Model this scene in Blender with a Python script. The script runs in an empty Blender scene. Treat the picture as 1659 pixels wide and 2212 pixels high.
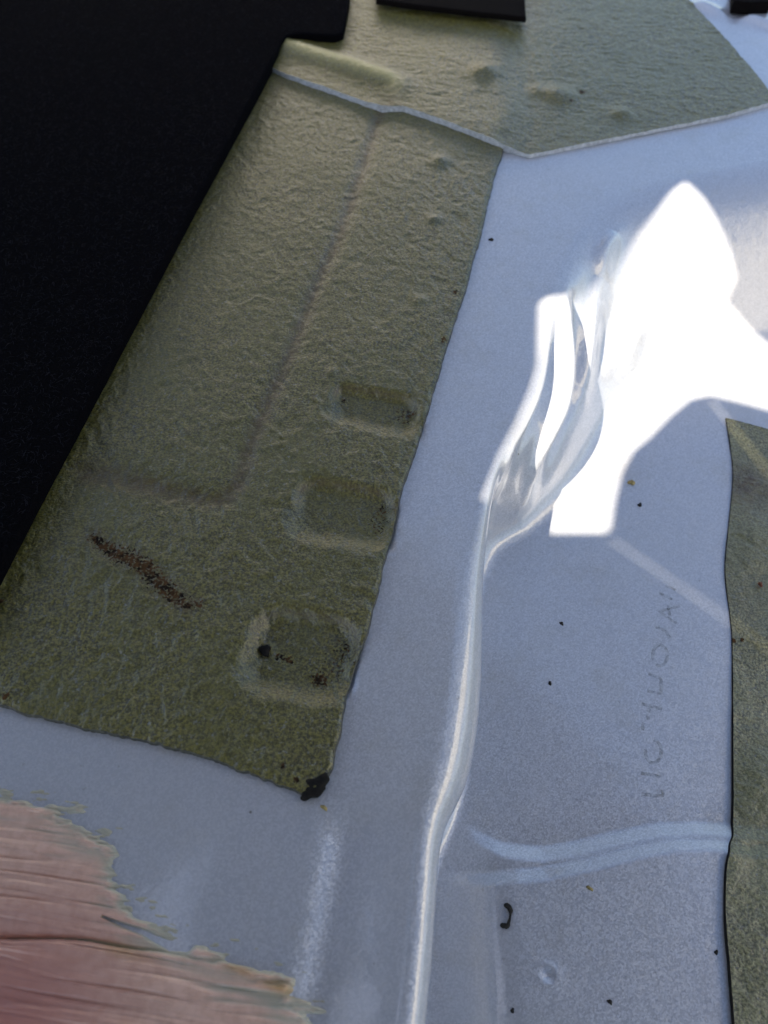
import bpy, bmesh, math, random
import numpy as np
from mathutils import Vector
from mathutils.bvhtree import BVHTree
from mathutils.geometry import tessellate_polygon

R = math.radians
scn = bpy.context.scene
COL = scn.collection
random.seed(7)
rng = np.random.default_rng(7)

# ------------------------------------------------------------------ camera
TILT = R(35.0)
DIST = 0.32
VFOV = R(65.3)
FPX = 1106.0 / math.tan(VFOV / 2)
CAM = np.array([0.0, -DIST * math.sin(TILT), DIST * math.cos(TILT)])
cam_d = bpy.data.cameras.new('camera')
cam_d.sensor_fit = 'VERTICAL'
cam_d.angle = VFOV
cam_d.clip_start = 0.01
cam_d.clip_end = 2000
cam = bpy.data.objects.new('camera', cam_d)
cam.location = CAM
cam.rotation_euler = (TILT, 0, 0)
COL.objects.link(cam)
scn.camera = cam
cam_d.dof.use_dof = True
cam_d.dof.focus_distance = 0.315
cam_d.dof.aperture_fstop = 8.0

# ------------------------------------------------------------------ light
SUN_TO = np.array([-0.50, -0.32, 0.78]); SUN_TO /= np.linalg.norm(SUN_TO)
elev = math.asin(SUN_TO[2]); azim = math.atan2(SUN_TO[0], SUN_TO[1])
world = bpy.data.worlds.new('World'); scn.world = world
world.use_nodes = True
wn = world.node_tree.nodes; wl = world.node_tree.links
sky = wn.new('ShaderNodeTexSky'); sky.sky_type = 'NISHITA'; sky.sun_disc = False
sky.sun_elevation = elev; sky.sun_rotation = azim
sky.air_density = 1.0; sky.dust_density = 2.0; sky.ozone_density = 1.0
wl.new(sky.outputs[0], wn['Background'].inputs[0])
wn['Background'].inputs[1].default_value = 0.07
sl = bpy.data.lights.new('sun', 'SUN'); sl.energy = 5.0; sl.angle = R(0.5)
sl.color = (1.0, 0.88, 0.70)
so = bpy.data.objects.new('sun', sl); COL.objects.link(so)
so.rotation_euler = Vector(SUN_TO).to_track_quat('Z', 'Y').to_euler()
so.location = (0, -1, 2)
vs = scn.view_settings
vs.view_transform = 'Standard'; vs.look = 'None'; vs.gamma = 1.0
vs.exposure = 2.05
scn.cycles.use_denoising = True
scn.cycles.sample_clamp_indirect = 4.0
scn.cycles.max_bounces = 8
scn.cycles.caustics_reflective = True
scn.cycles.caustics_refractive = False

# ------------------------------------------------------------------ helpers
DEPTH = 0.060                       # depth of the wheel well
RX = np.array([1.0, 0, 0]); UP = np.array([0, math.cos(TILT), math.sin(TILT)])
FW = np.array([0, math.sin(TILT), -math.cos(TILT)])

def ray(px, py):
    u = (np.asarray(px, float) - 829.5) / FPX; v = (1106.0 - np.asarray(py, float)) / FPX
    return u[..., None] * RX + v[..., None] * UP + FW

def P(pts, z=0.0):
    """photo positions (1659 px wide) to points on the level z"""
    a = np.asarray(pts, float)
    d = ray(a[..., 0], a[..., 1])
    t = (z - CAM[2]) / d[..., 2]
    return (CAM + d * t[..., None])[..., :2]

def resample(pts, n, smooth=True):
    a = np.asarray(pts, float)
    s = np.r_[0, np.cumsum(np.hypot(*np.diff(a, axis=0).T[:2]))]
    if smooth:                                    # Catmull-Rom through the points
        m = len(a); out = []
        ext = np.vstack([2 * a[0] - a[1], a, 2 * a[-1] - a[-2]])
        for q in np.linspace(0, s[-1], n):
            i = min(max(np.searchsorted(s, q, 'right') - 1, 0), m - 2)
            f = (q - s[i]) / max(s[i + 1] - s[i], 1e-9)
            p0, p1, p2, p3 = ext[i:i + 4]
            out.append(.5 * (2 * p1 + (p2 - p0) * f + (2 * p0 - 5 * p1 + 4 * p2 - p3) * f * f
                             + (3 * p1 - p0 - 3 * p2 + p3) * f ** 3))
        return np.array(out)
    q = np.linspace(0, s[-1], n)
    return np.stack([np.interp(q, s, a[:, k]) for k in range(a.shape[1])], 1)

def sst(a, b, x):
    t = np.clip((x - a) / (b - a), 0, 1); return t * t * (3 - 2 * t)

def dist_poly(xy, poly):
    """distance from points to a polyline, and position along it (0-1)"""
    best = np.full(len(xy), 1e9); par = np.zeros(len(xy)); n = len(poly) - 1
    for i in range(n):
        a, b = poly[i], poly[i + 1]; d = b - a
        t = np.clip(((xy - a) @ d) / max(d @ d, 1e-12), 0, 1)
        r = np.sqrt(((xy - a - t[:, None] * d) ** 2).sum(1))
        k = r < best; best[k] = r[k]; par[k] = (i + t[k]) / n
    return best, par

_tab = rng.random((256, 256))
def vnoise(x, y, seed=0):
    xi = np.floor(x).astype(int); yi = np.floor(y).astype(int)
    fx = x - xi; fy = y - yi
    fx = fx * fx * (3 - 2 * fx); fy = fy * fy * (3 - 2 * fy)
    h = lambda i, j: _tab[(i + seed * 37) & 255, (j + seed * 91) & 255]
    return ((h(xi, yi) * (1 - fx) + h(xi + 1, yi) * fx) * (1 - fy)
            + (h(xi, yi + 1) * (1 - fx) + h(xi + 1, yi + 1) * fx) * fy) * 2 - 1

def fbm(x, y, oct=4, seed=0, gain=.5):
    s = 0; a = 1; n = 0
    for o in range(oct):
        s = s + a * vnoise(x * 2 ** o, y * 2 ** o, seed + o * 5); n += a; a *= gain
    return s / n

def link(o, parent=None):
    COL.objects.link(o)
    if parent is not None: o.parent = parent
    return o

def mesh_obj(name, verts, faces, mat=None, parent=None, smooth=True):
    me = bpy.data.meshes.new(name)
    me.from_pydata([tuple(map(float, v)) for v in verts], [], [tuple(map(int, f)) for f in faces])
    if smooth: me.polygons.foreach_set('use_smooth', [True] * len(me.polygons))
    me.update()
    if mat: me.materials.append(mat)
    return link(bpy.data.objects.new(name, me), parent)

def grid_faces(n, m, mask=None):
    i, j = np.meshgrid(np.arange(n - 1), np.arange(m - 1), indexing='ij')
    a = (i * m + j).ravel()
    f = np.stack([a, a + 1, a + m + 1, a + m], 1)
    return f if mask is None else f[mask.ravel()]

def quick_mesh(name, V, F, mat, parent=None, attrs=None):
    me = bpy.data.meshes.new(name)
    me.vertices.add(len(V)); me.vertices.foreach_set('co', V.astype(np.float32).ravel())
    me.loops.add(len(F) * 4); me.loops.foreach_set('vertex_index', F.astype(np.int32).ravel())
    me.polygons.add(len(F))
    me.polygons.foreach_set('loop_start', (np.arange(len(F)) * 4).astype(np.int32))
    me.polygons.foreach_set('use_smooth', np.ones(len(F), bool))
    me.update(calc_edges=True); me.validate()
    for k, v in (attrs or {}).items():
        at = me.attributes.new(k, 'FLOAT', 'POINT'); at.data.foreach_set('value', v.astype(np.float32))
    me.materials.append(mat)
    return link(bpy.data.objects.new(name, me), parent)

def tag(o, label, cat, group=None, kind=None):
    o['label'] = label; o['category'] = cat
    if group: o['group'] = group
    if kind: o['kind'] = kind
    return o

# ------------------------------------------------------------------ materials
def new_mat(name):
    m = bpy.data.materials.new(name); m.use_nodes = True
    nt = m.node_tree; b = nt.nodes['Principled BSDF']
    return m, nt, b

class N:
    def __init__(s, nt): s.nt = nt
    def __call__(s, typ, **kw):
        n = s.nt.nodes.new(typ)
        for k, v in kw.items():
            if k[0] == '_': setattr(n, k[1:], v)
            else:
                i = n.inputs[int(k[1:])] if k[0] == 'i' and k[1:].isdigit() else n.inputs[k.replace('__', ' ')]
                if hasattr(v, 'is_linked') or isinstance(v, bpy.types.NodeSocket): s.nt.links.new(v, i)
                else: i.default_value = v
        return n
    def math(s, op, a, b=0.0, clamp=False):
        n = s('ShaderNodeMath', _operation=op, i0=a, i1=b); n.use_clamp = clamp; return n.outputs[0]
    def mix(s, f, a, b, blend='MIX'):
        n = s.nt.nodes.new('ShaderNodeMix'); n.data_type = 'RGBA'; n.blend_type = blend
        for k, v in ((0, f), (6, a), (7, b)):
            if isinstance(v, bpy.types.NodeSocket): s.nt.links.new(v, n.inputs[k])
            else: n.inputs[k].default_value = v
        return n.outputs[2]
    def ramp(s, v, a, b, c0=0.0, c1=1.0):
        n = s('ShaderNodeMapRange', _interpolation_type='SMOOTHSTEP', i0=v, i1=a, i2=b, i3=c0, i4=c1)
        return n.outputs[0]
    def noise(s, vec, scale, detail=3.0, rough=.55, dist=0.0):
        return s('ShaderNodeTexNoise', Vector=vec, Scale=scale, Detail=detail, Roughness=rough, Distortion=dist)
    def set(s, b, key, v):
        if isinstance(v, bpy.types.NodeSocket): s.nt.links.new(v, b.inputs[key])
        else: b.inputs[key].default_value = v

def C4(r, g, b): return (r, g, b, 1.0)

def paint_material():
    m, nt, b = new_mat('silver_blue_paint'); n = N(nt)
    co = n('ShaderNodeTexCoord').outputs['Object']
    vor = n('ShaderNodeTexVoronoi', Vector=co, Scale=1700.0)
    vor2 = n('ShaderNodeTexVoronoi', Vector=co, Scale=3100.0)
    sep = n('ShaderNodeSeparateColor', Color=vor.outputs['Color'])
    big = n.noise(co, 9.0, 3.0).outputs[0]
    flk = n.mix(n.ramp(sep.outputs[0], .15, .95), C4(.46, .48, .535), C4(.54, .56, .615))
    base = n.mix(n.math('MULTIPLY', n.ramp(big, .35, .65), .25), flk, C4(.52, .53, .55))
    dust = n.noise(co, 420.0, 2.0).outputs[0]
    base = n.mix(n.ramp(dust, .68, .80, 0, .35), base, C4(.20, .19, .18))
    sp = n('ShaderNodeTexVoronoi', Vector=co, Scale=95.0)
    pick = n('ShaderNodeSeparateColor', Color=sp.outputs['Color']).outputs[1]
    spot = n.math('MULTIPLY', n.ramp(sp.outputs['Distance'], .030, .055, 1, 0), n.ramp(pick, .84, .86))
    base = n.mix(n.math('MULTIPLY', spot, .75), base, C4(.10, .09, .075))
    film = n.noise(co, 35.0, 5.0, .65).outputs[0]                     # dusty film
    base = n.mix(n.ramp(film, .50, .75, 0, .30), base, C4(.40, .38, .34))
    n.set(b, 'Base Color', base)
    b.inputs['Metallic'].default_value = .40
    b.inputs['Roughness'].default_value = .46
    geo = n('ShaderNodeNewGeometry').outputs['Normal']
    dv = n('ShaderNodeVectorMath', _operation='SUBTRACT', i0=vor.outputs['Color'], i1=(.5, .5, .5)).outputs[0]
    dv2 = n('ShaderNodeVectorMath', _operation='SUBTRACT', i0=vor2.outputs['Color'], i1=(.5, .5, .5)).outputs[0]
    dsum = n('ShaderNodeVectorMath', _operation='ADD', i0=dv, i1=dv2).outputs[0]
    sc = n('ShaderNodeVectorMath', _operation='SCALE', i0=dsum); sc.inputs['Scale'].default_value = .17
    ad = n('ShaderNodeVectorMath', _operation='ADD', i0=geo, i1=sc.outputs[0]).outputs[0]
    nm = n('ShaderNodeVectorMath', _operation='NORMALIZE', i0=ad).outputs[0]
    n.set(b, 'Normal', nm)
    b.inputs['Coat Weight'].default_value = 1.0; b.inputs['Coat IOR'].default_value = 1.62
    peel = n('ShaderNodeBump', Strength=.10, Distance=.0006, Height=n.noise(co, 260.0, 2.0).outputs[0])
    n.set(b, 'Coat Normal', peel.outputs[0])
    n.set(b, 'Coat Roughness', n.ramp(n.noise(co, 60.0, 4.0).outputs[0], .3, .75, .05, .13))
    return m

def pad_material(name, tint):
    m, nt, b = new_mat(name); n = N(nt)
    co = n('ShaderNodeTexCoord').outputs['Object']
    att = lambda k: n('ShaderNodeAttribute', _attribute_name=k).outputs['Fac']
    fine = n.noise(co, 1000.0, 3.0, .65).outputs[0]
    mid = n.noise(co, 330.0, 4.0, .6, .6).outputs[0]
    big = n.noise(co, 22.0, 4.0).outputs[0]
    g = [c * 1.0 for c in tint]
    c = n.mix(n.ramp(fine, .3, .72), C4(g[0] * .22, g[1] * .22, g[2] * .2), C4(g[0] * 1.75, g[1] * 1.75, g[2] * 1.75))
    c = n.mix(n.ramp(big, .35, .7, 0, .55), c, C4(g[0] * .86, g[1] * .93, g[2] * .72))
    grey = n.noise(co, 700.0, 2.0).outputs[0]
    c = n.mix(n.ramp(grey, .58, .75, 0, .55), c, C4(.19, .20, .19))
    # ochre staining along creases, and painted shade on the far dent rims
    c = n.mix(n.math('MULTIPLY', att('ochre'), n.ramp(mid, .25, .7, .35, .95)), c, C4(.075, .043, .012))
    c = n.mix(n.math('MULTIPLY', att('pale'), .8), c, C4(.62, .54, .22))  # pale yellow colour standing in for the ridge highlight
    # worn through spots: bare bitumen and rust
    spk = n.noise(co, 900.0, 2.0, .5).outputs[0]
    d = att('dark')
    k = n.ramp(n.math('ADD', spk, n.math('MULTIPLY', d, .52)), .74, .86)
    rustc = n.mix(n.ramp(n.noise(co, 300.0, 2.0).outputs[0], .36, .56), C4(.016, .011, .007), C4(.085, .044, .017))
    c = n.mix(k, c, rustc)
    n.set(b, 'Base Color', c)
    n.set(b, 'Roughness', n.math('ADD', n.ramp(mid, .3, .7, .40, .60), n.math('MULTIPLY', k, .3)))
    n.set(b, 'Specular IOR Level', n.ramp(k, 0, 1, .35, .08))
    n.set(b, 'Coat Weight', n.ramp(k, 0, 1, .60, 0.0)); b.inputs['Coat IOR'].default_value = 1.75; b.inputs['Coat Roughness'].default_value = .14
    h = n.math('ADD', n.math('MULTIPLY', fine, .46), n.math('MULTIPLY', mid, .62))
    wr = n('ShaderNodeTexVoronoi', Vector=co, Scale=210.0); wr.feature = 'SMOOTH_F1'
    h = n.math('ADD', h, n.math('MULTIPLY', wr.outputs['Distance'], .35))
    h = n.math('SUBTRACT', h, n.math('MULTIPLY', k, .35))
    bp = n('ShaderNodeBump', Strength=1.0, Distance=.0011, Height=h)
    n.set(b, 'Normal', bp.outputs[0]); n.set(b, 'Coat Normal', n('ShaderNodeBump', Strength=1.0, Distance=.00062, Height=n.math('ADD', n.math('MULTIPLY', fine, .50), n.math('MULTIPLY', mid, .30))).outputs[0])
    return m

def plain(name, col, rough=.6, bump=0.0, scale=800.0, var=.35, spec=.5, dist=.0005):
    m, nt, b = new_mat(name); n = N(nt)
    co = n('ShaderNodeTexCoord').outputs['Object']
    f = n.noise(co, scale, 4.0).outputs[0]
    c = n.mix(n.ramp(f, .3, .7), C4(*[x * (1 - var) for x in col]), C4(*[x * (1 + var) for x in col]))
    n.set(b, 'Base Color', c); b.inputs['Roughness'].default_value = rough
    b.inputs['Specular IOR Level'].default_value = spec
    if bump:
        n.set(b, 'Normal', n('ShaderNodeBump', Strength=bump, Distance=dist, Height=f).outputs[0])
    return m

def sealant_material():
    m, nt, b = new_mat('pink_sealant'); n = N(nt)
    co = n('ShaderNodeTexCoord').outputs['Object']
    thin = n('ShaderNodeAttribute', _attribute_name='thick').outputs['Fac']
    red = n('ShaderNodeAttribute', _attribute_name='red').outputs['Fac']
    och = n('ShaderNodeAttribute', _attribute_name='ochre').outputs['Fac']
    f = n.noise(co, 300.0, 4.0).outputs[0]
    pink = n.mix(n.ramp(f, .3, .7), C4(.60, .375, .285), C4(.72, .475, .375))
    pink = n.mix(red, pink, C4(.42, .17, .14))
    c = n.mix(n.ramp(thin, .10, .52), C4(.42, .40, .31), pink)
    c = n.mix(och, c, C4(.38, .22, .06))
    n.set(b, 'Base Color', c)
    b.inputs['Roughness'].default_value = .42
    b.inputs['Coat Weight'].default_value = .35; b.inputs['Coat Roughness'].default_value = .2
    n.set(b, 'Normal', n('ShaderNodeBump', Strength=.35, Distance=.0004, Height=n.noise(co, 900.0, 2.0).outputs[0]).outputs[0])
    return m

M_PAINT = paint_material()
M_PAD = pad_material('olive_pad', (.112, .101, .022))
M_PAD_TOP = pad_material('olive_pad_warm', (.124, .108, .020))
M_PAD_R = pad_material('olive_pad_grey', (.18, .172, .085))
M_BITUMEN = plain('black_bitumen', (.010, .009, .008), .8, .6, 900.0, .35, .2)
M_EDGE = plain('painted_pad_edge', (.42, .44, .48), .35, .5, 500.0, .25)
M_EDGE_DK = plain('olive_pad_edge', (.055, .055, .042), .5, .7, 700.0, .5)
M_FELT = plain('black_felt', (.0030, .0030, .0042), 1.0, .8, 1500.0, .5, .02)
M_FIBRE = plain('felt_fibre', (.013, .013, .018), .9, 0, 300.0, .6, .1)
M_TRIM = plain('dark_trim_plastic', (.005, .004, .004), .9, .3, 900.0, .3, .05)
M_DIRT = plain('dark_dirt', (.016, .013, .009), .8, .8, 1500.0, .5)
M_CRUMB = plain('straw_crumb', (.34, .27, .10), .6, .6, 1500.0, .3)
M_RUSTY = plain('rust_flake', (.16, .045, .018), .8, .6, 1500.0, .4)
M_SEAL = sealant_material()
M_BLOCKER = plain('blocker_grey', (.16, .16, .17), .7, 0, 40.0, .2)

# ------------------------------------------------------------------ pressed steel floor with the wheel well
lip_px = [(840, 2360), (862, 2212), (880, 2050), (893, 1900), (902, 1800), (909, 1745), (919, 1695), (931, 1640),
          (948, 1550), (964, 1450), (978, 1350), (991, 1270), (1005, 1200), (1025, 1120), (1040, 1060),
          (1058, 1005), (1085, 950), (1120, 885), (1145, 820), (1165, 740), (1180, 660), (1200, 590),
          (1230, 520), (1280, 460), (1377, 405), (1500, 372), (1659, 345), (1900, 318)]
#          R1 (mm), wall angle, R2 (mm) at the same places
lip_par = [(7.5, 87, 7)] * 5 + [(9, 87, 7), (12, 87, 7), (14, 87, 7), (14, 87, 7), (13.5, 87, 7), (12, 87, 7), (10, 87, 7),
           (8, 87, 7), (6, 86, 7), (5, 85, 8), (4.5, 84, 9), (5, 79, 10), (6, 73, 12), (7, 66, 14), (8, 60, 16),
           (10, 55, 18), (16, 50, 20), (24, 46, 24), (32, 43, 28), (42, 41, 32), (48, 40, 35), (50, 40, 35), (50, 40, 35)]
NT = 1150
s_lip = P(lip_px, 0)
full = resample(np.hstack([s_lip, np.array(lip_par, float)]), 3000)
kk = np.interp(np.linspace(0, 1, NT), [0, .5, .84, 1], [0, .42, .70, 1]) * 2999
full = np.stack([np.interp(kk, np.arange(3000), full[:, c]) for c in range(5)], 1)
LIP = full[:, :2]; PAR = full[:, 2:]

def out_curve():
    o = np.vstack([P([(-420, 2420), (-420, 1500), (-420, 600), (-420, -70)]), P([(400, -70), (1100, -70), (2150, -70)])])
    s = np.array([0, .333, .62, .743, .867, .931, 1.0]); q = np.linspace(0, 1, NT)
    return np.stack([np.interp(q, s, o[:, k]) for k in (0, 1)], 1)
OUT = out_curve()
q = np.linspace(0, 1, NT)
SP = np.stack([np.interp(q, [0, .536, .867, 1], [.28, .28, .28, .36]), np.interp(q, [0, .357, .658, .867, 1], [-.27, -.09, .0, .03, .12])], 1)

na, nb, nc = 190, 160, 160
wa = np.linspace(0, 1, na, endpoint=False) ** .8            # from outside to the lip
rowsA = OUT[:, None] * (1 - wa[None, :, None]) + LIP[:, None] * wa[None, :, None]
dirv = SP - LIP; ln = np.hypot(*dirv.T); dirv /= ln[:, None]
# spacing across the wall: dense over the roll, where the sheet turns down
wall = PAR[:, 0] * np.sin(np.radians(PAR[:, 1])) / 1000 + PAR[:, 2] * np.sin(np.radians(PAR[:, 1])) / 1000 \
     + np.maximum(0, DEPTH * 1000 - (PAR[:, 0] + PAR[:, 2]) * (1 - np.cos(np.radians(PAR[:, 1])))) / np.tan(np.radians(PAR[:, 1])) / 1000
wall = np.minimum(wall * 1.02 + .001, ln * .8)
fb = np.linspace(0, 1, nb, endpoint=False)
r1f = np.clip(PAR[:, 0] * np.sin(np.radians(PAR[:, 1])) / 1000 / wall, .1, .9)
# first 55% of the rows follow the roll by angle, the rest the wall and foot fillet
qb = np.empty((NT, nb))
for i in range(NT):
    a = r1f[i]
    th = np.radians(PAR[i, 1])
    arc = np.sin(np.clip(fb / .5, 0, 1) * th) / np.sin(th) * a
    rest = a + (1 - a) * (1 - np.sin((1 - np.clip((fb - .5) / .5, 0, 1)) * th) / np.sin(th))
    steep = sst(60, 80, PAR[i, 1])
    qb[i] = np.where(fb < .5, arc, rest) * steep + fb * (1 - steep)
rowsB = LIP[:, None] + dirv[:, None] * (qb * wall[:, None])[:, :, None]
wc = np.linspace(0, 1, nc)
st = LIP + dirv * wall[:, None]
rowsC = st[:, None] * (1 - wc[None, :, None]) + SP[:, None] * wc[None, :, None]
XY = np.concatenate([rowsA, rowsB, rowsC], 1)
NR = XY.shape[1]
XYf = XY.reshape(-1, 2)

DENTS = [([(722, 836), (905, 868), (887, 938), (722, 906)], .0036, .0030, .0072),
         ([(650, 1040), (862, 1072), (828, 1192), (634, 1150)], .0038, .0034, .0062),
         ([(562, 1322), (784, 1344), (735, 1522), (524, 1476)], .0044, .0038, .0056)]

def rect_local(xy, quad):
    """position in a four-sided outline: about -1..1 both ways"""
    q = np.asarray(quad); c = q.mean(0)
    ex = ((q[1] + q[2]) - (q[0] + q[3])) / 4; ey = ((q[3] + q[2]) - (q[0] + q[1])) / 4
    Mi = np.linalg.inv(np.column_stack([ex, ey])); uv = (xy - c) @ Mi.T
    return uv[:, 0], uv[:, 1], np.hypot(*ex), np.hypot(*ey)

def dent(xy, quad, depth, soft, near):
    u, v, a, b_ = rect_local(xy, quad)
    r = min(a, b_) * .6
    dx = np.maximum(np.abs(u) * a - (a - r), 0); dy = np.maximum(np.abs(v) * b_ - (b_ - r), 0)
    sd = np.hypot(dx, dy) - r
    soft = soft + (near - soft) * sst(-.1, .5, v)            # the side towards the seam is drawn out
    return sst(soft, -soft, sd), v

def floor_relief(xy):
    """small pressings in the upper level of the sheet"""
    x, y = xy.T; z = np.zeros(len(x))
    step = P([(722, 1735), (715, 1800), (704, 1870), (690, 1950), (672, 2040), (655, 2120), (620, 2300)])
    xs = np.interp(-y, -step[:, 1], step[:, 0])
    fade = sst(step[0, 1] + .004, step[0, 1] - .012, y)
    z += -.0029 * sst(-.0062, .0062, x - xs) * fade * (1 - sst(.003, .033, x - xs))
    z += .00025 * fbm(x * 25, y * 25, 2, 3)
    for qd, dp, sf, nr in DENTS:
        z -= dp * dent(xy, P(qd), dp, sf, nr)[0]
    for (a, b_, amp) in (((1515, 14), (1560, 34), .0035), ((1560, 34), (1600, 30), -.002), ((1622, 42), (1680, 62), .0035)):
        d, _ = dist_poly(xy, P([a, b_])); z += amp * np.exp(-(d / .006) ** 2)
    return z

bead_up = P([(1040, 1800), (1070, 1826), (1120, 1850), (1200, 1858), (1280, 1845), (1360, 1823), (1450, 1804), (1530, 1800), (1700, 1812)], -DEPTH)
bead_lo = P([(960, 1912), (1020, 1913), (1100, 1914), (1200, 1905), (1300, 1883), (1400, 1855), (1480, 1840), (1560, 1840), (1700, 1856)], -DEPTH)
dimple = P([(1210, 2122)], -DEPTH)[0]

def well_relief(xy):
    x, y = xy.T; z = np.zeros(len(x))
    for bd, x0, am, wd in ((bead_up, 1075, .0036, .0029), (bead_lo, 1025, .0031, .0025)):
        yc = np.interp(x, bd[:, 0], bd[:, 1]); xs = P([(x0, 1870)], -DEPTH)[0, 0]
        z += am * np.mean([np.clip((wd - (y - yc + o)) / (2 * wd), 0, 1) for o in np.linspace(-.0008, .0008, 7)], 0) * sst(xs - .010, xs + .012, x)
    r = np.hypot(x - dimple[0], y - dimple[1])
    z += -.0009 * np.exp(-(r / .0016) ** 2) + .0004 * np.exp(-((r - .0030) / .0013) ** 2)
    z += .0003 * fbm(x * 18, y * 18, 2, 11)
    return z

def well_z(xy):
    """height of the sheet inside the lip, from the distance to the lip"""
    out = np.empty(len(xy)); L = LIP[::3]; Pp = PAR[::3]
    for a in range(0, len(xy), 20000):
        c = xy[a:a + 20000]
        d = np.sqrt(((c[:, None] - L[None]) ** 2).sum(-1))
        ni = d.argmin(1); dm = d.min(1); wmin = dm
        for k in (-1, 0):                                  # exact distance to the two neighbouring stretches of the lip
            j0 = np.clip(ni + k, 0, len(L) - 2); A = L[j0]; D = L[j0 + 1] - A
            tt_ = np.clip(((c - A) * D).sum(1) / (D * D).sum(1), 0, 1)
            dm = np.minimum(dm, np.sqrt(((c - A - tt_[:, None] * D) ** 2).sum(1)))
        w = np.exp(-(d - wmin[:, None]) / (.0025 + .10 * wmin[:, None])); w /= w.sum(1)[:, None]
        pr = w @ Pp
        r1 = pr[:, 0] / 1000; th = np.radians(pr[:, 1]); r2 = pr[:, 2] / 1000
        k = (1 - np.cos(th))
        over = np.minimum(1, DEPTH / ((r1 + r2) * k)); r1 *= over; r2 *= over
        x1 = r1 * np.sin(th); z1 = r1 * k
        run = (DEPTH - (r1 + r2) * k) / np.tan(th)
        x2 = x1 + run; x3 = x2 + r2 * np.sin(th)
        za = r1 - np.sqrt(np.maximum(r1 ** 2 - np.minimum(dm, x1) ** 2, 0))
        zb = z1 + (dm - x1) * np.tan(th)
        e = np.clip(x3 - dm, 0, r2 * np.sin(th))
        zc = DEPTH - (r2 - np.sqrt(np.maximum(r2 ** 2 - e ** 2, 0)))
        out[a:a + 20000] = -np.where(dm < x1, za, np.where(dm < x2, zb, np.where(dm < x3, zc, DEPTH)))
    return out

inner = np.zeros((NT, NR), bool); inner[:, na:] = True
zz = np.zeros(NT * NR); inn = inner.ravel()
zz[inn] = well_z(XYf[inn])
zbase = zz.copy()
V0 = np.column_stack([XYf, zz]); F0 = grid_faces(NT, NR)

def bvh(V, F): return BVHTree.FromPolygons([tuple(v) for v in V[:, :]], [tuple(f) for f in F])
step_i = 5
idx = np.arange(0, NT, step_i); jdx = np.unique(np.r_[np.arange(0, na, 6), np.arange(na, NR, 3), NR - 1])
cid = (idx[:, None] * NR + jdx[None]).ravel()
TREE = bvh(V0[cid], grid_faces(len(idx), len(jdx)))
def hit(px, py):
    d = ray(np.array([px]), np.array([py]))[0]
    h = TREE.ray_cast(Vector(CAM), Vector(d).normalized())
    return np.array(h[0]) if h[0] is not None else np.append(P([(px, py)], -DEPTH)[0], -DEPTH)
def hits(pts): return np.array([hit(*p) for p in pts])

# folds the press left in the rounded corner of the well
folds = [([(1205, 585), (1214, 640), (1218, 720), (1216, 790), (1202, 860), (1172, 940), (1146, 1010), (1128, 1090)], .0075, .0050),
         ([(1180, 700), (1172, 800), (1146, 880), (1105, 960), (1078, 1040)], .0030, .0032),
         ([(1196, 620), (1196, 720), (1190, 800), (1172, 870), (1140, 940), (1110, 1010), (1095, 1070)], -.0036, .0042),
         ([(1238, 650), (1246, 760), (1238, 860), (1212, 930), (1184, 1010), (1165, 1080)], -.0042, .0055),
         ([(1330, 500), (1306, 560), (1300, 610)], .0045, .0070),
         ([(1290, 640), (1280, 720), (1268, 800), (1262, 850)], .0040, .0060),
         ([(1330, 650), (1310, 720), (1296, 790)], -.0035, .0060),
         ([(1395, 690), (1370, 760), (1350, 820)], .0030, .0070)]
fx = XYf[inn]
gf = np.zeros(inn.sum()); F3 = V0[inn]
for pl, am, wd in folds:
    d, t = dist_poly(F3, resample(hits(pl), 24))
    gf += am * np.exp(-(d / wd) ** 2) * np.sin(np.pi * np.clip(t, .04, .96)) ** .5 * sst(-.0005, -.006, F3[:, 2]) * sst(-.060, -.034, F3[:, 2])
steep = np.repeat(sst(42, 66, PAR[:, 1]), NR).reshape(NT, NR)[:, na:].ravel()
zz[inn] += well_relief(fx) * sst(-.035, -.055, zz[inn]) + gf * (1 - steep * .85)
sx_ = np.zeros((NT, NR)); sx_[:, na:] = (gf * steep).reshape(NT, NR - na)
XY = XY + dirv[:, None] * sx_[:, :, None]
zz[~inn] += floor_relief(XYf[~inn])
# the sheet turns under itself below the rolled lip
und = np.interp(PAR[:, 1], [79, 86], [0, .0065])
z2 = zz.reshape(NT, NR)
sh = np.zeros((NT, NR))
sh[:, na:na + nb] = und[:, None] * sst(-.75 * PAR[:, :1] / 1000, -.045, z2[:, na:na + nb])
sh[:, na + nb:] = und[:, None] * (1 - wc[None, :])
XYf = (XY - dirv[:, None] * sh[:, :, None]).reshape(-1, 2)
V1 = np.column_stack([XYf, zz])
# soften the join of roll and flat so the relief meets without a crease
Vg = V1.reshape(NT, NR, 3)
fl = quick_mesh('floor_panel', Vg[:, :na + 1].reshape(-1, 3), grid_faces(NT, na + 1), M_PAINT)
fl['kind'] = 'structure'; fl['label'] = 'pale silver blue painted steel floor panel between the olive pads'
wl_o = quick_mesh('wheel_well', Vg[:, na:].reshape(-1, 3), grid_faces(NT, NR - na), M_PAINT, fl)
wl_o['label'] = 'recessed wheel well with rolled lip and pressed curved beads'
# one continuous sheet: give both meshes the normals of the whole
gu = np.gradient(Vg, axis=0); gv = np.gradient(Vg, axis=1)
nrm = np.cross(gu, gv); nrm /= np.linalg.norm(nrm, axis=2)[..., None] + 1e-12
nrm *= np.sign(np.median(nrm[..., 2]))
fl.data.normals_split_custom_set_from_vertices(nrm[:, :na + 1].reshape(-1, 3).tolist())
wl_o.data.normals_split_custom_set_from_vertices(nrm[:, na:].reshape(-1, 3).tolist())
TREE = bvh(V1[cid], grid_faces(len(idx), len(jdx)))

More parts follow.
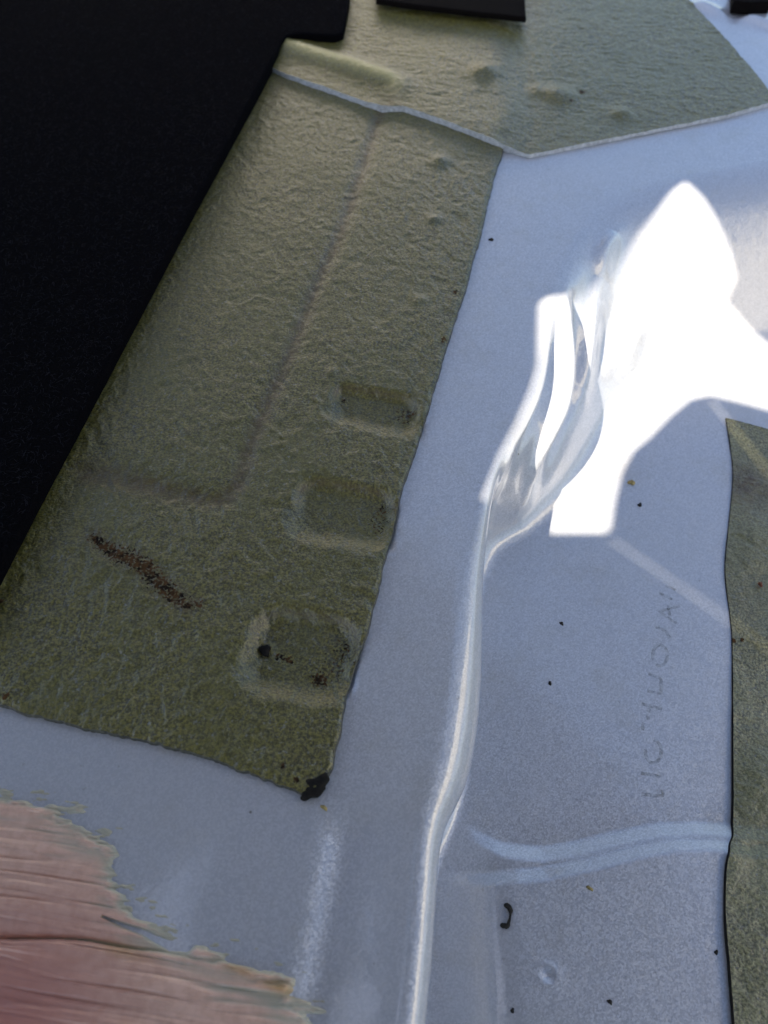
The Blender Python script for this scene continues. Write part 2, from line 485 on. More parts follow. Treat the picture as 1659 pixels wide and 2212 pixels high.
# ------------------------------------------------------------------ added, unseen lid that shades the floor, cut to shape the sun patch
LZ = 0.55
def to_blocker(p): p = np.asarray(p); return (p + SUN_TO * ((LZ - p[..., 2:3]) / SUN_TO[2]))[..., :2]
patch_px = [(1481, 392), (1520, 430), (1552, 485), (1578, 550), (1588, 600), (1566, 648), (1600, 690), (1630, 722), (1668, 750),
            (1740, 790), (1760, 905), (1659, 884), (1600, 868), (1535, 853), (1490, 862), (1448, 896), (1400, 945), (1364, 975),
            (1340, 1020), (1325, 1080), (1316, 1140), (1310, 1150), (1190, 1150), (1182, 1143), (1085, 985), (1120, 915), (1150, 845), (1166, 790), (1166, 660), (1176, 645), (1195, 640),
            (1230, 640), (1300, 610), (1340, 570), (1380, 515), (1420, 460), (1455, 412)]
hole = to_blocker(hits(patch_px))
def slit(a, b, w):
    p = to_blocker(hits([a, b])); d = p[1] - p[0]; d /= np.hypot(*d); nn = np.array([-d[1], d[0]]) * w / 2
    return [p[0] + nn, p[1] + nn, p[1] - nn, p[0] - nn]
slits = [slit((1322, 1166), (1670, 1405), .00032), slit((1538, 866), (1680, 1045), .0006)]  # slits added to throw the thin light streaks
blocker_outer = [(-.95, -1.3), (.34, -1.3), (.34, -.30), (.31, .02), (.24, .14), (.12, .25), (.02, .34), (-.35, .36), (-.75, .34), (-.92, .0)]
loops = [[Vector((x, y, 0)) for x, y in blocker_outer], [Vector((x, y, 0)) for x, y in hole]] + [[Vector((p[0], p[1], 0)) for p in s] for s in slits]
tri = tessellate_polygon(loops)
lv = [(v.x, v.y, LZ) for lp in loops for v in lp]
blocker = mesh_obj('sun_blocker', lv, tri, M_BLOCKER, smooth=False)
blocker['kind'] = 'structure'; blocker['label'] = 'added unseen lid over the floor, keeping the sun off it'

# unseen cream panel, added so the rolled lip shows a highlight
sv = [(.56, -.42, .18), (.56, .16, .18), (.58, .16, .30), (.62, .14, .42), (.62, -.40, .42), (.58, -.42, .30)]
side = mesh_obj('side_reflector', sv + [(x + .012, y, z) for x, y, z in sv],
                [(0, 1, 2, 5), (5, 2, 3, 4), (7, 6, 11, 8), (8, 11, 10, 9), (0, 6, 7, 1), (1, 7, 8, 2), (2, 8, 9, 3), (3, 9, 10, 4), (4, 10, 11, 5), (5, 11, 6, 0)],
                plain('cream_reflector', (.70, .66, .58), .6, 0, 30.0, .05), smooth=False)
board = mesh_obj('far_reflector', [(-.45, .62, .04), (.14, .62, .04), (.14, .88, .165), (-.45, .88, .165), (-.45, .64, .02), (.14, .64, .02), (.14, .90, .145), (-.45, .90, .145)],
                [(0, 1, 2, 3), (5, 4, 7, 6), (0, 4, 5, 1), (1, 5, 6, 2), (2, 6, 7, 3), (3, 7, 4, 0)], plain('white_reflector', (.72, .71, .69), .7, 0, 30.0, .04), smooth=False)
board['kind'] = 'structure'; board['label'] = 'added unseen pale seat back at the far end of the boot'  # unseen pale slope, added for sheen on the near dent sides
back = mesh_obj('sky_blocker', [(-.75, .90, .16), (.12, .90, .16), (.12, 1.02, 1.05), (-.75, 1.02, 1.05), (-.75, .98, .16), (.12, .98, .16), (.12, 1.10, 1.05), (-.75, 1.10, 1.05)],
                [(0, 1, 2, 3), (5, 4, 7, 6), (0, 4, 5, 1), (1, 5, 6, 2), (2, 6, 7, 3), (3, 7, 4, 0)], plain('charcoal_blocker', (.035, .035, .038), .9, .3, 300.0), smooth=False)
back['kind'] = 'structure'; back['label'] = 'added unseen charcoal seat back at the far end of the boot'  # unseen dark upright, added to block the far sky
side['kind'] = 'structure'; side['label'] = 'added unseen cream panel beyond the wheel well, brightening the lip'

# ------------------------------------------------------------------ pads
def coons(top, bot, left, right, n, m):
    """grid between four traced edges: rows top to bottom"""
    T = resample(top, m, False); B = resample(bot, m, False); L = resample(left, n, False); Rr = resample(right, n, False)
    u = np.linspace(0, 1, m)[None, :, None]; v = np.linspace(0, 1, n)[:, None, None]
    return ((1 - v) * T[None] + v * B[None] + (1 - u) * L[:, None] + u * Rr[:, None]
            - ((1 - u) * (1 - v) * T[0] + u * (1 - v) * T[-1] + (1 - u) * v * B[0] + u * v * B[-1]))

def ragged(pts, n, amp, seed, z=0.0):
    p = resample(P(pts, z), n, False); s = np.arange(n) * .37
    d = np.gradient(p, axis=0); d /= np.hypot(*d.T)[:, None] + 1e-12
    k = (fbm(s * .35, s * 0 + seed, 3, seed) * amp)[:, None]
    return p + np.stack([-d[:, 1], d[:, 0]], 1) * k

def rough(xy, k=1.0, seed=0, ang=0.0):
    x, y = xy.T; x, y = x * math.cos(ang) + y * math.sin(ang), -x * math.sin(ang) + y * math.cos(ang)
    w = fbm(x * 60, y * 60, 2, seed + 9) * .6
    a = 1 - np.abs(fbm(x * 170 + w, y * 105 + w, 3, seed))       # small leathery folds
    return k * (.00080 * (a - .7) + .00022 * fbm(x * 420, y * 420, 2, seed + 3) + .0004 * fbm(x * 26, y * 26, 2, seed + 5))

def skirt(name, loop, mat, parent, zfloor, bulge=.0004):
    """side face round a pad: from its rim down to the sheet"""
    n = len(loop); c = loop[:, :2]
    d = np.roll(c, -1, 0) - np.roll(c, 1, 0); d /= np.hypot(*d.T)[:, None] + 1e-12
    nn = np.stack([d[:, 1], -d[:, 0]], 1)
    area = .5 * np.sum(c[:, 0] * np.roll(c[:, 1], -1) - np.roll(c[:, 0], -1) * c[:, 1])
    if area < 0: nn = -nn
    rows = []
    for f in np.linspace(0, 1, 6):
        z = loop[:, 2] * (1 - f) + zfloor * f
        rows.append(np.column_stack([c + nn * bulge * math.sin(f * math.pi * .5), z]))
    V = np.concatenate(rows); i = np.arange(n); j = (i + 1) % n
    F = np.concatenate([np.stack([r * n + i, r * n + j, (r + 1) * n + j, (r + 1) * n + i], 1) for r in range(5)])
    return quick_mesh(name, V, F, mat, parent)

def rim(V, n, m):
    g = V.reshape(n, m, 3)
    return np.concatenate([g[0, :-1], g[:-1, -1], g[-1, :0:-1], g[:0:-1, 0]])

TH = .0024
# --- large pad
n, m = 620, 430
right = ragged([(1112, 268), (1085, 332), (1065, 390), (1040, 500), (1002, 640), (962, 760), (927, 880), (888, 1000), (866, 1065), (842, 1170),
                (817, 1270), (792, 1370), (771, 1430), (747, 1510), (736, 1580), (717, 1660), (703, 1688), (681, 1724)], n, .0005, 3)
bot = ragged([(-190, 1470), (0, 1526), (60, 1545), (200, 1580), (330, 1607), (440, 1636), (560, 1680), (681, 1724)], m, .0006, 6)
top = resample(P([(470, 78), (800, 170), (1112, 268)]), m, False)
left = resample(P([(470, 78), (-190, 1470)]), n, False)
xy = coons(top, bot, left, right, n, m).reshape(-1, 2)
z = floor_relief(xy) + TH + rough(xy, 1.15 - .45 * sst(-.02, .14, xy[:, 1]), 1, .5)
dark = np.zeros(len(xy)); ochre = np.zeros(len(xy)); pale = np.zeros(len(xy))
for qd, dp, sf, nr in DENTS:
    k, v = dent(xy, P(qd), dp, sf, nr)
    rimk = np.exp(-((k - .45) / .28) ** 2)
    ochre = np.maximum(ochre, .6 * rimk * sst(.3, -.6, v))  # brown on the far dent rims: shade put into the colour
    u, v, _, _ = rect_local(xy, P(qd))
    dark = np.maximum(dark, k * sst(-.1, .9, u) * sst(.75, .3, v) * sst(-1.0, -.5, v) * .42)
crease = resample(P([(850, 195), (822, 250), (790, 350), (760, 440), (722, 540), (690, 610), (640, 740), (592, 850), (545, 960), (515, 1050),
                     (478, 1086), (385, 1072), (300, 1050), (195, 1024)]), 60)
d, t = dist_poly(xy, crease)
w_ = .0040 + .003 * sst(.8, 1, t)
z -= .0010 * np.exp(-(d / w_) ** 2)
z -= .0003 * np.exp(-(d / .014) ** 2)
ochre = np.maximum(ochre, .80 * np.exp(-(d / (w_ * .9)) ** 2))
for (a, b_, r_, am) in ((950, 356, .005, .0018), (936, 482, .0035, .0012), (905, 655, .004, .0007), (715, 812, .003, .0007)):
    c = P([(a, b_)])[0]; rr = np.hypot(*(xy - c).T); z += am * np.exp(-(rr / r_) ** 2)
# rust-worn streak, chips and speckle
sd, st_ = dist_poly(xy, resample(P([(208, 1168), (240, 1195), (300, 1222), (340, 1258), (385, 1298), (410, 1312)]), 20))
dark = np.maximum(dark, .74 * np.exp(-(sd / (.0028 + .0022 * np.sin(np.pi * st_))) ** 2))
ochre = np.maximum(ochre, .55 * np.exp(-(sd / .0048) ** 2))
for (a, b_, r_, am) in ((430, 1312, .0030, .62), (571, 1400, .0020, 1.6), (604, 1412, .0022, .75), (622, 1420, .0018, .9), (690, 1464, .0034, .85),
                        (752, 1395, .0025, .6), (765, 1432, .0020, .55), (6, 1306, .0014, 1.2), (826, 1096, .0026, .55), (888, 892, .0028, .6),
                        (742, 862, .0014, .9), (982, 640, .0022, .7), (958, 742, .0020, .65), (20, 1512, .0014, 1.0),
                        (640, 1690, .0012, 1.0), (612, 1660, .0009, 1.0), (500, 1664, .0010, .9)):
    c = P([(a, b_)])[0]; rr = np.hypot(*(xy - c).T); dark = np.maximum(dark, am * np.exp(-(rr / r_) ** 2))
z = np.maximum(z, floor_relief(xy) + .0008)
g = np.minimum(np.minimum(*np.meshgrid(np.arange(m), np.arange(n))), np.minimum(*np.meshgrid(np.arange(m)[::-1], np.arange(n)[::-1])))
z -= .0006 * np.exp(-(g.ravel() / 2.0) ** 2)
big = quick_mesh('damping_pad', np.column_stack([xy, z]), grid_faces(n, m), M_PAD, None, dict(dark=dark, ochre=ochre, pale=pale))
tag(big, 'large olive green sound damping pad with three pressed dents and rust specks', 'damping pad', 'olive damping pads on the floor')
skirt('edge', rim(np.column_stack([xy, z]), n, m), M_EDGE_DK, big, -.0004)

def lump(name, c, r, mat, parent=None, seed=0, squash=.5, elong=1.0, rot=0.0):
    bm = bmesh.new(); bmesh.ops.create_icosphere(bm, subdivisions=3, radius=1)
    rr = random.Random(seed); off = rr.random() * 50
    for v in bm.verts:
        p = v.co
        k = 1 + .30 * math.sin(p.x * 3.1 + off) * math.cos(p.y * 2.7 - off) + .16 * math.sin(p.z * 7 + p.x * 6 + off * 2) + .10 * math.sin(p.y * 11 + off)
        x, y = p.x * k * elong, p.y * k
        v.co = Vector((x * math.cos(rot) - y * math.sin(rot), x * math.sin(rot) + y * math.cos(rot), p.z * k * squash)) * r
    me = bpy.data.meshes.new(name); bm.to_mesh(me); bm.free()
    me.polygons.foreach_set('use_smooth', [True] * len(me.polygons)); me.materials.append(mat)
    o = bpy.data.objects.new(name, me); o.location = c
    return link(o, parent)

c = P([(684, 1699)])[0]; ch = lump('bitumen_chip', (c[0], c[1], .0016), .0028, M_BITUMEN, big, 5, .45, 1.45, .75); ch['label'] = 'bare black bitumen at the broken pad corner'
c = P([(668, 1716)])[0]; lump('bitumen_chip', (c[0], c[1], .0014), .0020, M_BITUMEN, big, 9, .55, 1.3, .3)
c = P([(571, 1401)])[0]; k_ = hits([(571, 1401)])
lump('bitumen_chip', (c[0], c[1], -.0014), .0017, M_BITUMEN, big, 12, .35, 1.2, -.8)

# --- top pad, lapped over the large one
n, m = 300, 470
low = [(520, 138), (575, 158), (620, 178), (700, 205), (790, 238), (830, 247), (870, 248), (950, 276), (1085, 328), (1142, 342)]
bot = ragged(low, m, .0003, 8)
right = ragged([(1475, -8), (1500, 18), (1560, 86), (1620, 155), (1664, 206), (1676, 226)], n, .0003, 9)
# walk the outline so that the grid runs between the lapped edge and the far edge
lowR = ragged([(1142, 342), (1300, 310), (1420, 286), (1560, 258), (1676, 226)], n, .0004, 12)
topL = resample(P([(700, -50), (520, 138)]), n, False)
topE = resample(P([(700, -50), (1100, -52), (1420, -60)]), m, False)
rt = ragged([(1420, -60), (1475, -4), (1560, 86), (1620, 155), (1676, 226)], m, .0003, 9)
# left edge (topL), bottom edge = lapped edge then lower right edge, right edge = slanted cut
bot2 = np.vstack([resample(bot, 300, False), resample(lowR, 261, False)[1:]]); m2 = 560
bot2 = resample(bot2, m2, False)
xy = coons(resample(topE, m2, False), bot2, topL, resample(rt, n, False), n, m2).reshape(-1, 2)
edge_x = P([(1112, 268), (1085, 332)])
over = sst(.014, -.010, xy[:, 0] - np.interp(xy[:, 1], edge_x[::-1, 1], edge_x[::-1, 0]))
z = floor_relief(xy) + TH + .0030 * over + rough(xy, .75, 21, 1.5)
ridge = resample(P([(560, 96), (650, 126), (720, 148), (790, 170), (848, 192), (856, 206), (840, 246)]), 30)
d, t = dist_poly(xy, ridge)
z += .0036 * np.exp(-(d / .009) ** 2) * sst(0, .15, t) * sst(1.0, .7, t)
pale = np.exp(-(d / .0055) ** 2) * sst(.05, .3, t) * sst(1.0, .72, t) * .85  # highlight along the ridge, painted as colour
ochre = .5 * np.exp(-(d / .006) ** 2) * sst(.7, .9, t)
dark = np.zeros(len(xy))
for (a, b_, r_, am) in ((1045, 174, .008, .0034), (1205, 214, .009, .0030), (1340, 254, .006, .0020), (1160, 205, .006, .0012)):
    c = P([(a, b_)])[0]; rr = np.hypot(*(xy - c).T); z += am * np.exp(-(rr / r_) ** 2)
for (a, b_, r_, am) in ((1255, 208, .003, .9), (1232, 228, .002, .8)):
    c = P([(a, b_)])[0]; rr = np.hypot(*(xy - c).T); dark = np.maximum(dark, am * np.exp(-(rr / r_) ** 2))
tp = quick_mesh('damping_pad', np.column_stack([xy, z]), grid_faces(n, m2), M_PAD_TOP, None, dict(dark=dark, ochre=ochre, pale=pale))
tag(tp, 'olive green damping pad with pointed corner lapped over the larger pad', 'damping pad', 'olive damping pads on the floor')
skirt('edge', rim(np.column_stack([xy, z]), n, m2), M_EDGE, tp, .0002, .0003)

# --- pad in the wheel well
n, m = 620, 120
edge_px = [(1563, 905), (1572, 960), (1578, 1010), (1577, 1060), (1570, 1130), (1562, 1210), (1563, 1260), (1572, 1330), (1577, 1400), (1577, 1600),
           (1576, 1780), (1570, 1830), (1562, 1880), (1560, 1990), (1568, 2090), (1577, 2212), (1582, 2330)]
le = hits([(p[0] + 4, p[1]) for p in edge_px])[:, :2]
left = resample(le, n)
right = left + np.array([.075, 0.0]) * np.linspace(1, .7, n)[:, None] + np.array([0, -.03]) * np.linspace(1, 0, n)[:, None]
top = resample(np.vstack([left[0], right[0]]), m, False); bot = resample(np.vstack([left[-1], right[-1]]), m, False)
xy = coons(top, bot, left, right, n, m).reshape(-1, 2)
zb = well_z(xy); zb = zb + well_relief(xy) * sst(-.035, -.055, zb)
tt = np.repeat(np.linspace(0, 1, n), m)
z = zb + .0009 + .0014 * sst(.45, .75, tt) + .0016 * sst(0, .012, xy[:, 0] - np.repeat(left[:, 0], m)) * 1.6 * fbm(xy[:, 0] * 16, xy[:, 1] * 34, 2, 77) + rough(xy, .8, 41, 1.2)
z = np.maximum(z, zb + .0007)
dark = np.zeros(len(xy)); ochre = np.zeros(len(xy))
for (a, b_, r_, am) in ((1582, 1386, .0012, 1.5), (1601, 1384, .0010, 1.3), (1605, 1045, .016, .30)):
    c = hit(a, b_)[:2]; rr = np.hypot(*(xy - c).T); dark = np.maximum(dark, am * np.exp(-(rr / r_) ** 2))
for (a, b_, r_, am) in ((1612, 1050, .016, 1.0), (1640, 1268, .0016, 1.0), (1625, 1290, .03, .25)):
    c = hit(a, b_)[:2]; rr = np.hypot(*(xy - c).T); ochre = np.maximum(ochre, am * np.exp(-(rr / r_) ** 2))
rp = quick_mesh('damping_pad', np.column_stack([xy, z]), grid_faces(n, m), M_PAD_R, None, dict(dark=dark, ochre=ochre, pale=dark * 0))
tag(rp, 'greyish olive damping pad with black cut edge lying in the wheel well', 'damping pad', 'olive damping pads on the floor')
lp = rim(np.column_stack([xy, z]), n, m)
zf = well_z(lp[:, :2]); zf = zf + well_relief(lp[:, :2]) * sst(-.035, -.055, zf) - .0008
sk = skirt('edge', lp, M_BITUMEN, rp, zf, .0002); sk['label'] = 'black cut edge of the pad'

# ------------------------------------------------------------------ brushed seam sealant
n, m = 430, 560
def SZ(x, y): return (x * .4203, 1667.6 + y * .4203)
up = P([SZ(*p) for p in [(-250, 40), (0, 105), (100, 128), (200, 158), (300, 205), (380, 245), (450, 300), (520, 350), (585, 372), (598, 420), (600, 470),
                          (596, 530), (598, 590), (625, 640), (690, 690), (720, 735), (800, 775), (900, 830), (990, 868), (1090, 905), (1200, 962), (1300, 1000), (1380, 1035),
                          (1440, 1056), (1505, 1062), (1512, 1178), (1560, 1188), (1598, 1210), (1602, 1320), (1602, 1420)]])
up_d = resample(up, 220, False)
gx0, gx1 = up[:, 0].min(), up[:, 0].max() + .012
gy0, gy1 = up[:, 1].min(), up[:, 1].max() + .004
gx, gy = np.meshgrid(np.linspace(gx0, gx1, m), np.linspace(gy0, gy1, n), indexing='xy')
xy = np.column_stack([gx.ravel(), gy.ravel()])
d, t = dist_poly(xy, up_d)
# inside test by ray crossing with the area closed below and left
ring = np.vstack([up, [(up[-1, 0], gy0 - .1), (gx0 - .2, gy0 - .1), (gx0 - .2, up[0, 1])]])
ins = np.zeros(len(xy), bool)
for i in range(len(ring)):
    a, b_ = ring[i], ring[(i + 1) % len(ring)]
    cnd = (a[1] > xy[:, 1]) != (b_[1] > xy[:, 1])
    with np.errstate(divide='ignore', invalid='ignore'):
        xi = (b_[0] - a[0]) * (xy[:, 1] - a[1]) / (b_[1] - a[1]) + a[0]
    ins ^= cnd & (xy[:, 0] < xi)
sdv = np.where(ins, d, -d)
# brush marks run left to right, sinking slightly
ang = -.13
bx = xy[:, 0] * math.cos(ang) + xy[:, 1] * math.sin(ang); by = -xy[:, 0] * math.sin(ang) + xy[:, 1] * math.cos(ang)
by = by + .0012 * fbm(bx * 22, by * 12, 2, 50)
br1 = fbm(bx * 20, by * 330, 3, 51, .6); br2 = fbm(bx * 14, by * 170, 2, 55); br3 = fbm(bx * 8, by * 60, 2, 58)
tear = fbm(bx * 210, by * 620, 3, 61); tear2 = fbm(bx * 95, by * 420, 3, 66)
body = .0010 * sst(-.0004, .003, sdv) + .0007 * sst(.001, .012, sdv) + .0014 * sst(.006, .03, sdv)
h = body + (.00095 * br1 + .00045 * br2 + .00035 * br3) * sst(-.002, .006, sdv)
gr = 1 - np.abs(fbm(bx * 16, by * 240, 2, 71))
h -= .00045 * sst(.80, .99, gr) * sst(.001, .008, sdv)
h += .00035 * fbm(bx * 24, by * 700, 2, 75) * sst(.0, .006, sdv)
h += .00110 * tear * sst(-.012, -.001, sdv) * sst(.006, .001, sdv) + .0011 * tear2 * np.exp(-((sdv + .001) / .004) ** 2)
h -= .00042 * sst(.0006, -.0015, sdv) + .0010 * sst(-.004, -.011, sdv)
# torn sliver of bare paint, and the long split through the bead
slv, ts = dist_poly(xy, P([SZ(*p) for p in [(530, 745), (640, 790), (740, 828), (810, 862), (880, 890), (960, 900)]]))
h -= .0022 * np.exp(-(slv / (.0003 + .0010 * ts)) ** 2)
cr, tc = dist_poly(xy, resample(P([SZ(*p) for p in [(-200, 862), (0, 866), (250, 862), (450, 872), (600, 900), (720, 918), (830, 926), (1000, 965), (1150, 1000)]]), 40))
below = np.sign(np.interp(xy[:, 0], *resample(P([SZ(*p) for p in [(-200, 862), (0, 866), (250, 862), (450, 872), (600, 900), (720, 918), (830, 926), (1000, 965), (1150, 1000)]]), 40).T) - xy[:, 1])
h -= .0019 * np.exp(-(cr / .0007) ** 2) * sst(1.0, .4, tc)
h += .0013 * np.exp(-(cr / .005) ** 2) * (below > 0) * sst(1.0, .5, tc)
z = floor_relief(xy) + h
thick = np.clip(h / .0030, 0, 1)
redd = sst(.0, .055, np.hypot(xy[:, 0] - P([(0, 2212)])[0, 0], xy[:, 1] - P([(0, 2230)])[0, 1]))
redd = (1 - redd) * .95
oc = np.zeros(len(xy))
for p, r_, am in ((SZ(1455, 1115), .0040, .8), (SZ(1250, 1022), .0030, .6), (SZ(1200, 1008), .0015, .6), (SZ(640, 925), .004, .45)):
    c = P([p])[0]; dx, dy = (xy - c).T
    oc = np.maximum(oc, am * np.exp(-((dx / (r_ * 1.6)) ** 2 + ((dy + dx * .25) / (r_ * .45)) ** 2)))
keep = (h.reshape(n, m) > -.0011)
fm = keep[:-1, :-1] | keep[1:, :-1] | keep[:-1, 1:] | keep[1:, 1:]
seal = quick_mesh('seam_sealant', np.column_stack([xy, z]), grid_faces(n, m, fm), M_SEAL, None, dict(thick=thick, red=redd, ochre=oc))
tag(seal, 'pinkish beige brushed seam sealant with ragged streaky edge on blue paint', 'sealant')
# ridge of sealant pushed up where the brush stopped
def tube(name, pts, radii, mat, parent=None, seg=8, seed=0):
    pts = np.asarray(pts, float); V = []; F = []; rr = random.Random(seed)
    for i, p in enumerate(pts):
        d = pts[min(i + 1, len(pts) - 1)] - pts[max(i - 1, 0)]; d /= np.linalg.norm(d) + 1e-12
        a = np.cross(d, [0, 0, 1.0]); a /= np.linalg.norm(a) + 1e-12; b_ = np.cross(a, d)
        for k in range(seg):
            w = 2 * math.pi * k / seg; r_ = radii[i] * (1 + rr.uniform(-.18, .18))
            V.append(p + a * math.cos(w) * r_ + b_ * math.sin(w) * r_ * .8)
    for i in range(len(pts) - 1):
        for k in range(seg):
            F.append((i * seg + k, i * seg + (k + 1) % seg, (i + 1) * seg + (k + 1) % seg, (i + 1) * seg + k))
    F += [tuple(range(seg))[::-1], tuple((len(pts) - 1) * seg + k for k in range(seg))]
    return mesh_obj(name, V, F, mat, parent)

# ------------------------------------------------------------------ black felt liner
FZ = .0105
fe = [(757, -70), (755, 0), (741, 70), (722, 76), (660, 71), (622, 74), (606, 92), (560, 180), (420, 432), (300, 655), (180, 878), (80, 1062), (5, 1205), (-90, 1390)]
fpoly = resample(P(fe, FZ), 160, False)
fo = P([(-420, 1400), (-420, -70)], FZ)
poly = np.vstack([fpoly, fo])
def slab(name, poly, z0, z1, mat, bev):
    bm = bmesh.new()
    vs_ = [bm.verts.new((p[0], p[1], z0)) for p in poly]
    f = bm.faces.new(vs_)
    if f.normal.z > 0: f.normal_flip()
    e = bmesh.ops.extrude_face_region(bm, geom=[f])
    tv = [v for v in e['geom'] if isinstance(v, bmesh.types.BMVert)]
    for v in tv: v.co.z = z1
    bmesh.ops.recalc_face_normals(bm, faces=bm.faces)
    te = [x for x in bm.edges if all(abs(v.co.z - z1) < 1e-7 for v in x.verts)]
    bmesh.ops.bevel(bm, geom=te, offset=bev, segments=3, affect='EDGES', profile=.5, clamp_overlap=True)
    me = bpy.data.meshes.new(name); bm.to_mesh(me); bm.free(); me.materials.append(mat)
    return link(bpy.data.objects.new(name, me))
felt = slab('felt_liner', poly, .0034, FZ, M_FELT, .0012)
tag(felt, 'black felt floor liner with a notched tab lying over the olive pad', 'felt liner')
# loose fibres on the felt
NF = 26000
xr = rng.uniform(poly[:, 0].min(), poly[:, 0].max(), NF * 3); yr = rng.uniform(poly[:, 1].min(), poly[:, 1].max(), NF * 3)
pt = np.column_stack([xr, yr]); okp = np.zeros(len(pt), bool)
for i in range(len(poly)):
    a, b_ = poly[i], poly[(i + 1) % len(poly)]
    cnd = (a[1] > pt[:, 1]) != (b_[1] > pt[:, 1])
    with np.errstate(divide='ignore', invalid='ignore'):
        xi = (b_[0] - a[0]) * (pt[:, 1] - a[1]) / (b_[1] - a[1]) + a[0]
    okp ^= cnd & (pt[:, 0] < xi)
pt = pt[okp][:NF]; NF = len(pt)
an = rng.normal(.6, .9, NF); L = rng.uniform(.0010, .0034, NF); cv = rng.normal(0, .7, NF)
FV = []; 
for s in (0, .5, 1.0):
    a_ = an + cv * s
    cx = pt[:, 0] + np.cos(a_) * L * s; cy = pt[:, 1] + np.sin(a_) * L * s
    cz = FZ + .0001 + .0006 * np.sin(s * np.pi) * rng.uniform(.1, 1, NF)
    wv = np.full(NF, .00008)
    FV.append(np.column_stack([cx - np.sin(a_) * wv, cy + np.cos(a_) * wv, cz])); FV.append(np.column_stack([cx + np.sin(a_) * wv, cy - np.cos(a_) * wv, cz + .00005]))
FVa = np.concatenate(FV); i = np.arange(NF)
FF = np.concatenate([np.stack([i, i + NF, i + 3 * NF, i + 2 * NF], 1), np.stack([i + 2 * NF, i + 3 * NF, i + 5 * NF, i + 4 * NF], 1)])
fib = quick_mesh('fibres', FVa, FF, M_FIBRE, felt); fib['kind'] = 'stuff'

# ------------------------------------------------------------------ trim at the far edge
tz = .012
tr = slab('trim_strip', P([(812, -2), (900, 10), (1020, 24), (1137, 37), (1131, -60), (812, -60)], tz), .0085, tz, M_TRIM, .001)
tag(tr, 'narrow black plastic trim strip resting on the far end of the olive pad', 'trim strip')
tc_ = slab('trim_clip', P([(1585, 2), (1625, 5), (1668, 3), (1668, -40), (1585, -40)], .008), .0, .008, M_TRIM, .001)
tag(tc_, 'small dark brown trim clip on the bare metal beyond the pointed pad', 'trim clip')

# ------------------------------------------------------------------ dirt on the paint
curl = hits([(1088, 1956), (1096, 1958), (1102, 1966), (1102, 1976), (1101, 1984), (1099, 1992), (1096, 2000), (1088, 2000), (1080, 1998)])
curl = resample(curl, 22); curl[:, 2] += .0006
rad = np.interp(np.linspace(0, 1, 22), [0, .08, .3, .4, .55, .72, .85, .95, 1], [.0004, .0010, .0008, .00035, .0004, .0007, .0010, .0008, .0004])
cu = tube('dirt_curl', curl, rad, M_DIRT, None, 8, 3)
tag(cu, 'curled black scrap of dirt lying below the pressed beads', 'dirt')
specks = [((1213, 1347), .00075, M_DIRT, 'dirt_speck', 'tiny dark speck between faded lettering and lip, upper of two', 'dirt'),
          ((1188, 1476), .00075, M_DIRT, 'dirt_speck', 'tiny dark speck between faded lettering and lip, lower of two', 'dirt'),
          ((1061, 518), .0010, M_DIRT, 'dirt_speck', 'tiny dark speck on flat metal beside the large pad', 'dirt'),
          ((1107, 2183), .0006, M_DIRT, 'dirt_speck', 'tiny black speck below the curled scrap of dirt', 'dirt'),
          ((1317, 2164), .0007, M_DIRT, 'dirt_speck', 'tiny black speck to one side of the round dimple', 'dirt'),
          ((1547, 2057), .0006, M_DIRT, 'dirt_speck', 'tiny dark speck close to black cut edge of well pad', 'dirt'),
          ((1364, 1043), .0014, M_CRUMB, 'crumb', 'straw yellow crumb on metal beside the sunlit patch', 'crumb'),
          ((1382, 1091), .0009, M_DIRT, 'dirt_speck', 'small brown speck just below the straw yellow crumb', 'dirt'),
          ((1274, 1919), .0006, M_CRUMB, 'plant_fibre', 'short tan plant fibre beside the lower pressed bead', 'fibre'),
          ((1638, 1268), .0010, M_RUSTY, 'rust_flake', 'small orange rust flake on the pad in the wheel well', 'rust flake'),
          ((700, 1745), .0006, M_CRUMB, 'plant_fibre', 'thin tan fibre at the broken corner of the large pad', 'fibre')]
for i, ((a, b_), r_, mt, nm, lb, ct) in enumerate(specks):
    p = hit(a, b_)
    zoff = .0024 if nm == 'rust_flake' else 0
    o = lump(nm, (p[0], p[1], p[2] + r_ * .2 + zoff), r_, mt, None, 30 + i, .55, 2.2 if 'fibre' in nm else 1.25, 1.2 if i % 2 else -.7)
    tag(o, lb, ct, 'bits of dirt on the paint' if nm == 'dirt_speck' else None)

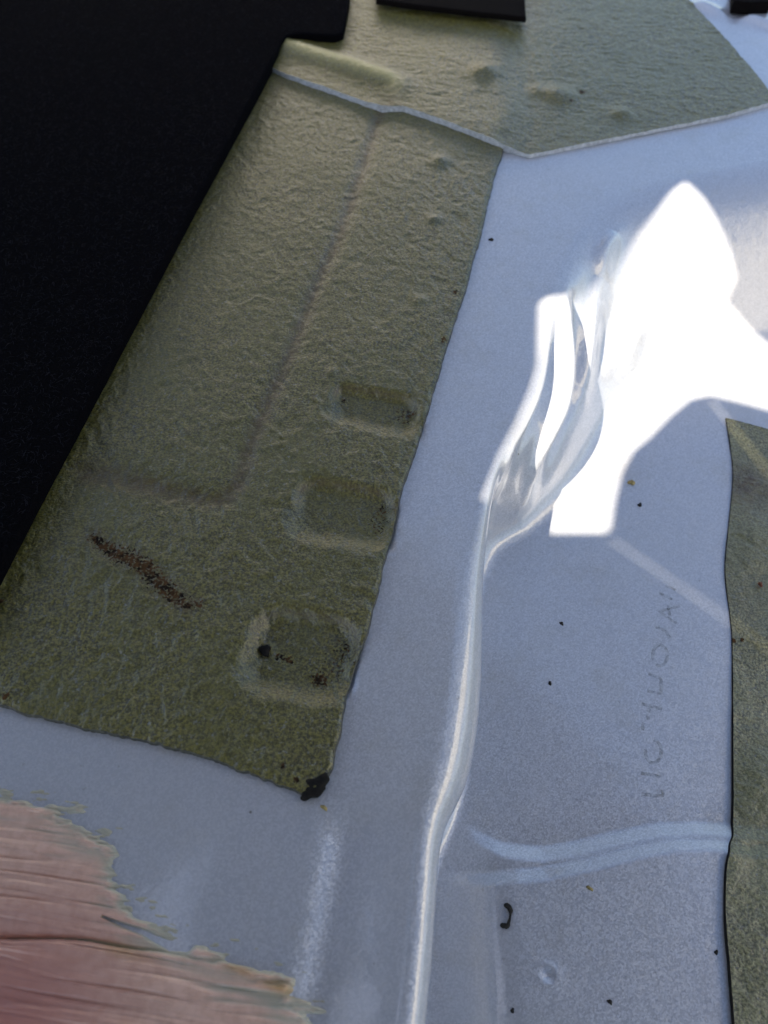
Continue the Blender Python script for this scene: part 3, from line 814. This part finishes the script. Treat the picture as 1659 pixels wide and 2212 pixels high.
# ------------------------------------------------------------------ faded ink characters on the well floor
m_ink, nt, b = new_mat('faded_ink'); nn_ = N(nt)
co = nn_('ShaderNodeTexCoord').outputs['Object']
b.inputs['Base Color'].default_value = C4(.20, .20, .17); b.inputs['Roughness'].default_value = .7
nn_.set(b, 'Alpha', nn_.ramp(nn_.noise(co, 500.0, 3.0).outputs[0], .35, .70, .06, .38))
ink = bpy.data.objects.new('ink_marking', None); link(ink)
i0 = hit(1415, 1520); ink.location = i0
tag(ink, 'faint row of faded grey ink characters printed along the well floor', 'lettering')
def IZ(x, y): return (1295.3 + .2741 * x, 1212.8 + .2741 * y)
def ell(cx, cy, rx, ry, a0, a1, n=16): return [(cx + rx * math.cos(R(a0 + (a1 - a0) * k / n)), cy + ry * math.sin(R(a0 + (a1 - a0) * k / n))) for k in range(n + 1)]
glyphs = [[[(520, 190), (600, 228)]], [[(468, 250), (572, 300)]],
          [[(605, 490), (465, 395), (632, 352)], [(540, 345), (552, 432)]],
          [[(440, 518), (515, 545), (555, 605)]],
          [ell(475, 740, 58, 82, 150, 480)],
          [[(385, 885), (484, 925), (484, 1045), (375, 1022)]],
          [[(330, 1122), (492, 1165)], [(402, 1140), (382, 1190)]],
          [[(378, 1215), (384, 1250)], [(345, 1270), (335, 1330)]],
          [ell(422, 1498, 62, 92, -90, 190)],
          [[(325, 1668), (492, 1700)]], [[(330, 1835), (500, 1850), (494, 1802)]]]
for gl in glyphs:
    V = []; F = []
    for s in gl:
        pp = np.array([hit(*IZ(*p)) for p in s]); pp = resample(pp, max(6, len(s) * 4), False)
        d = np.gradient(pp[:, :2], axis=0); d /= np.hypot(*d.T)[:, None] + 1e-12
        nv = np.column_stack([-d[:, 1], d[:, 0]]) * .0007
        b0 = len(V)
        for k in range(len(pp)):
            V += [np.r_[pp[k, :2] + nv[k], pp[k, 2] + .00015] - i0, np.r_[pp[k, :2] - nv[k], pp[k, 2] + .00015] - i0]
        F += [(b0 + 2 * k, b0 + 2 * k + 1, b0 + 2 * k + 3, b0 + 2 * k + 2) for k in range(len(pp) - 1)]
    mesh_obj('character', V, F, m_ink, ink)
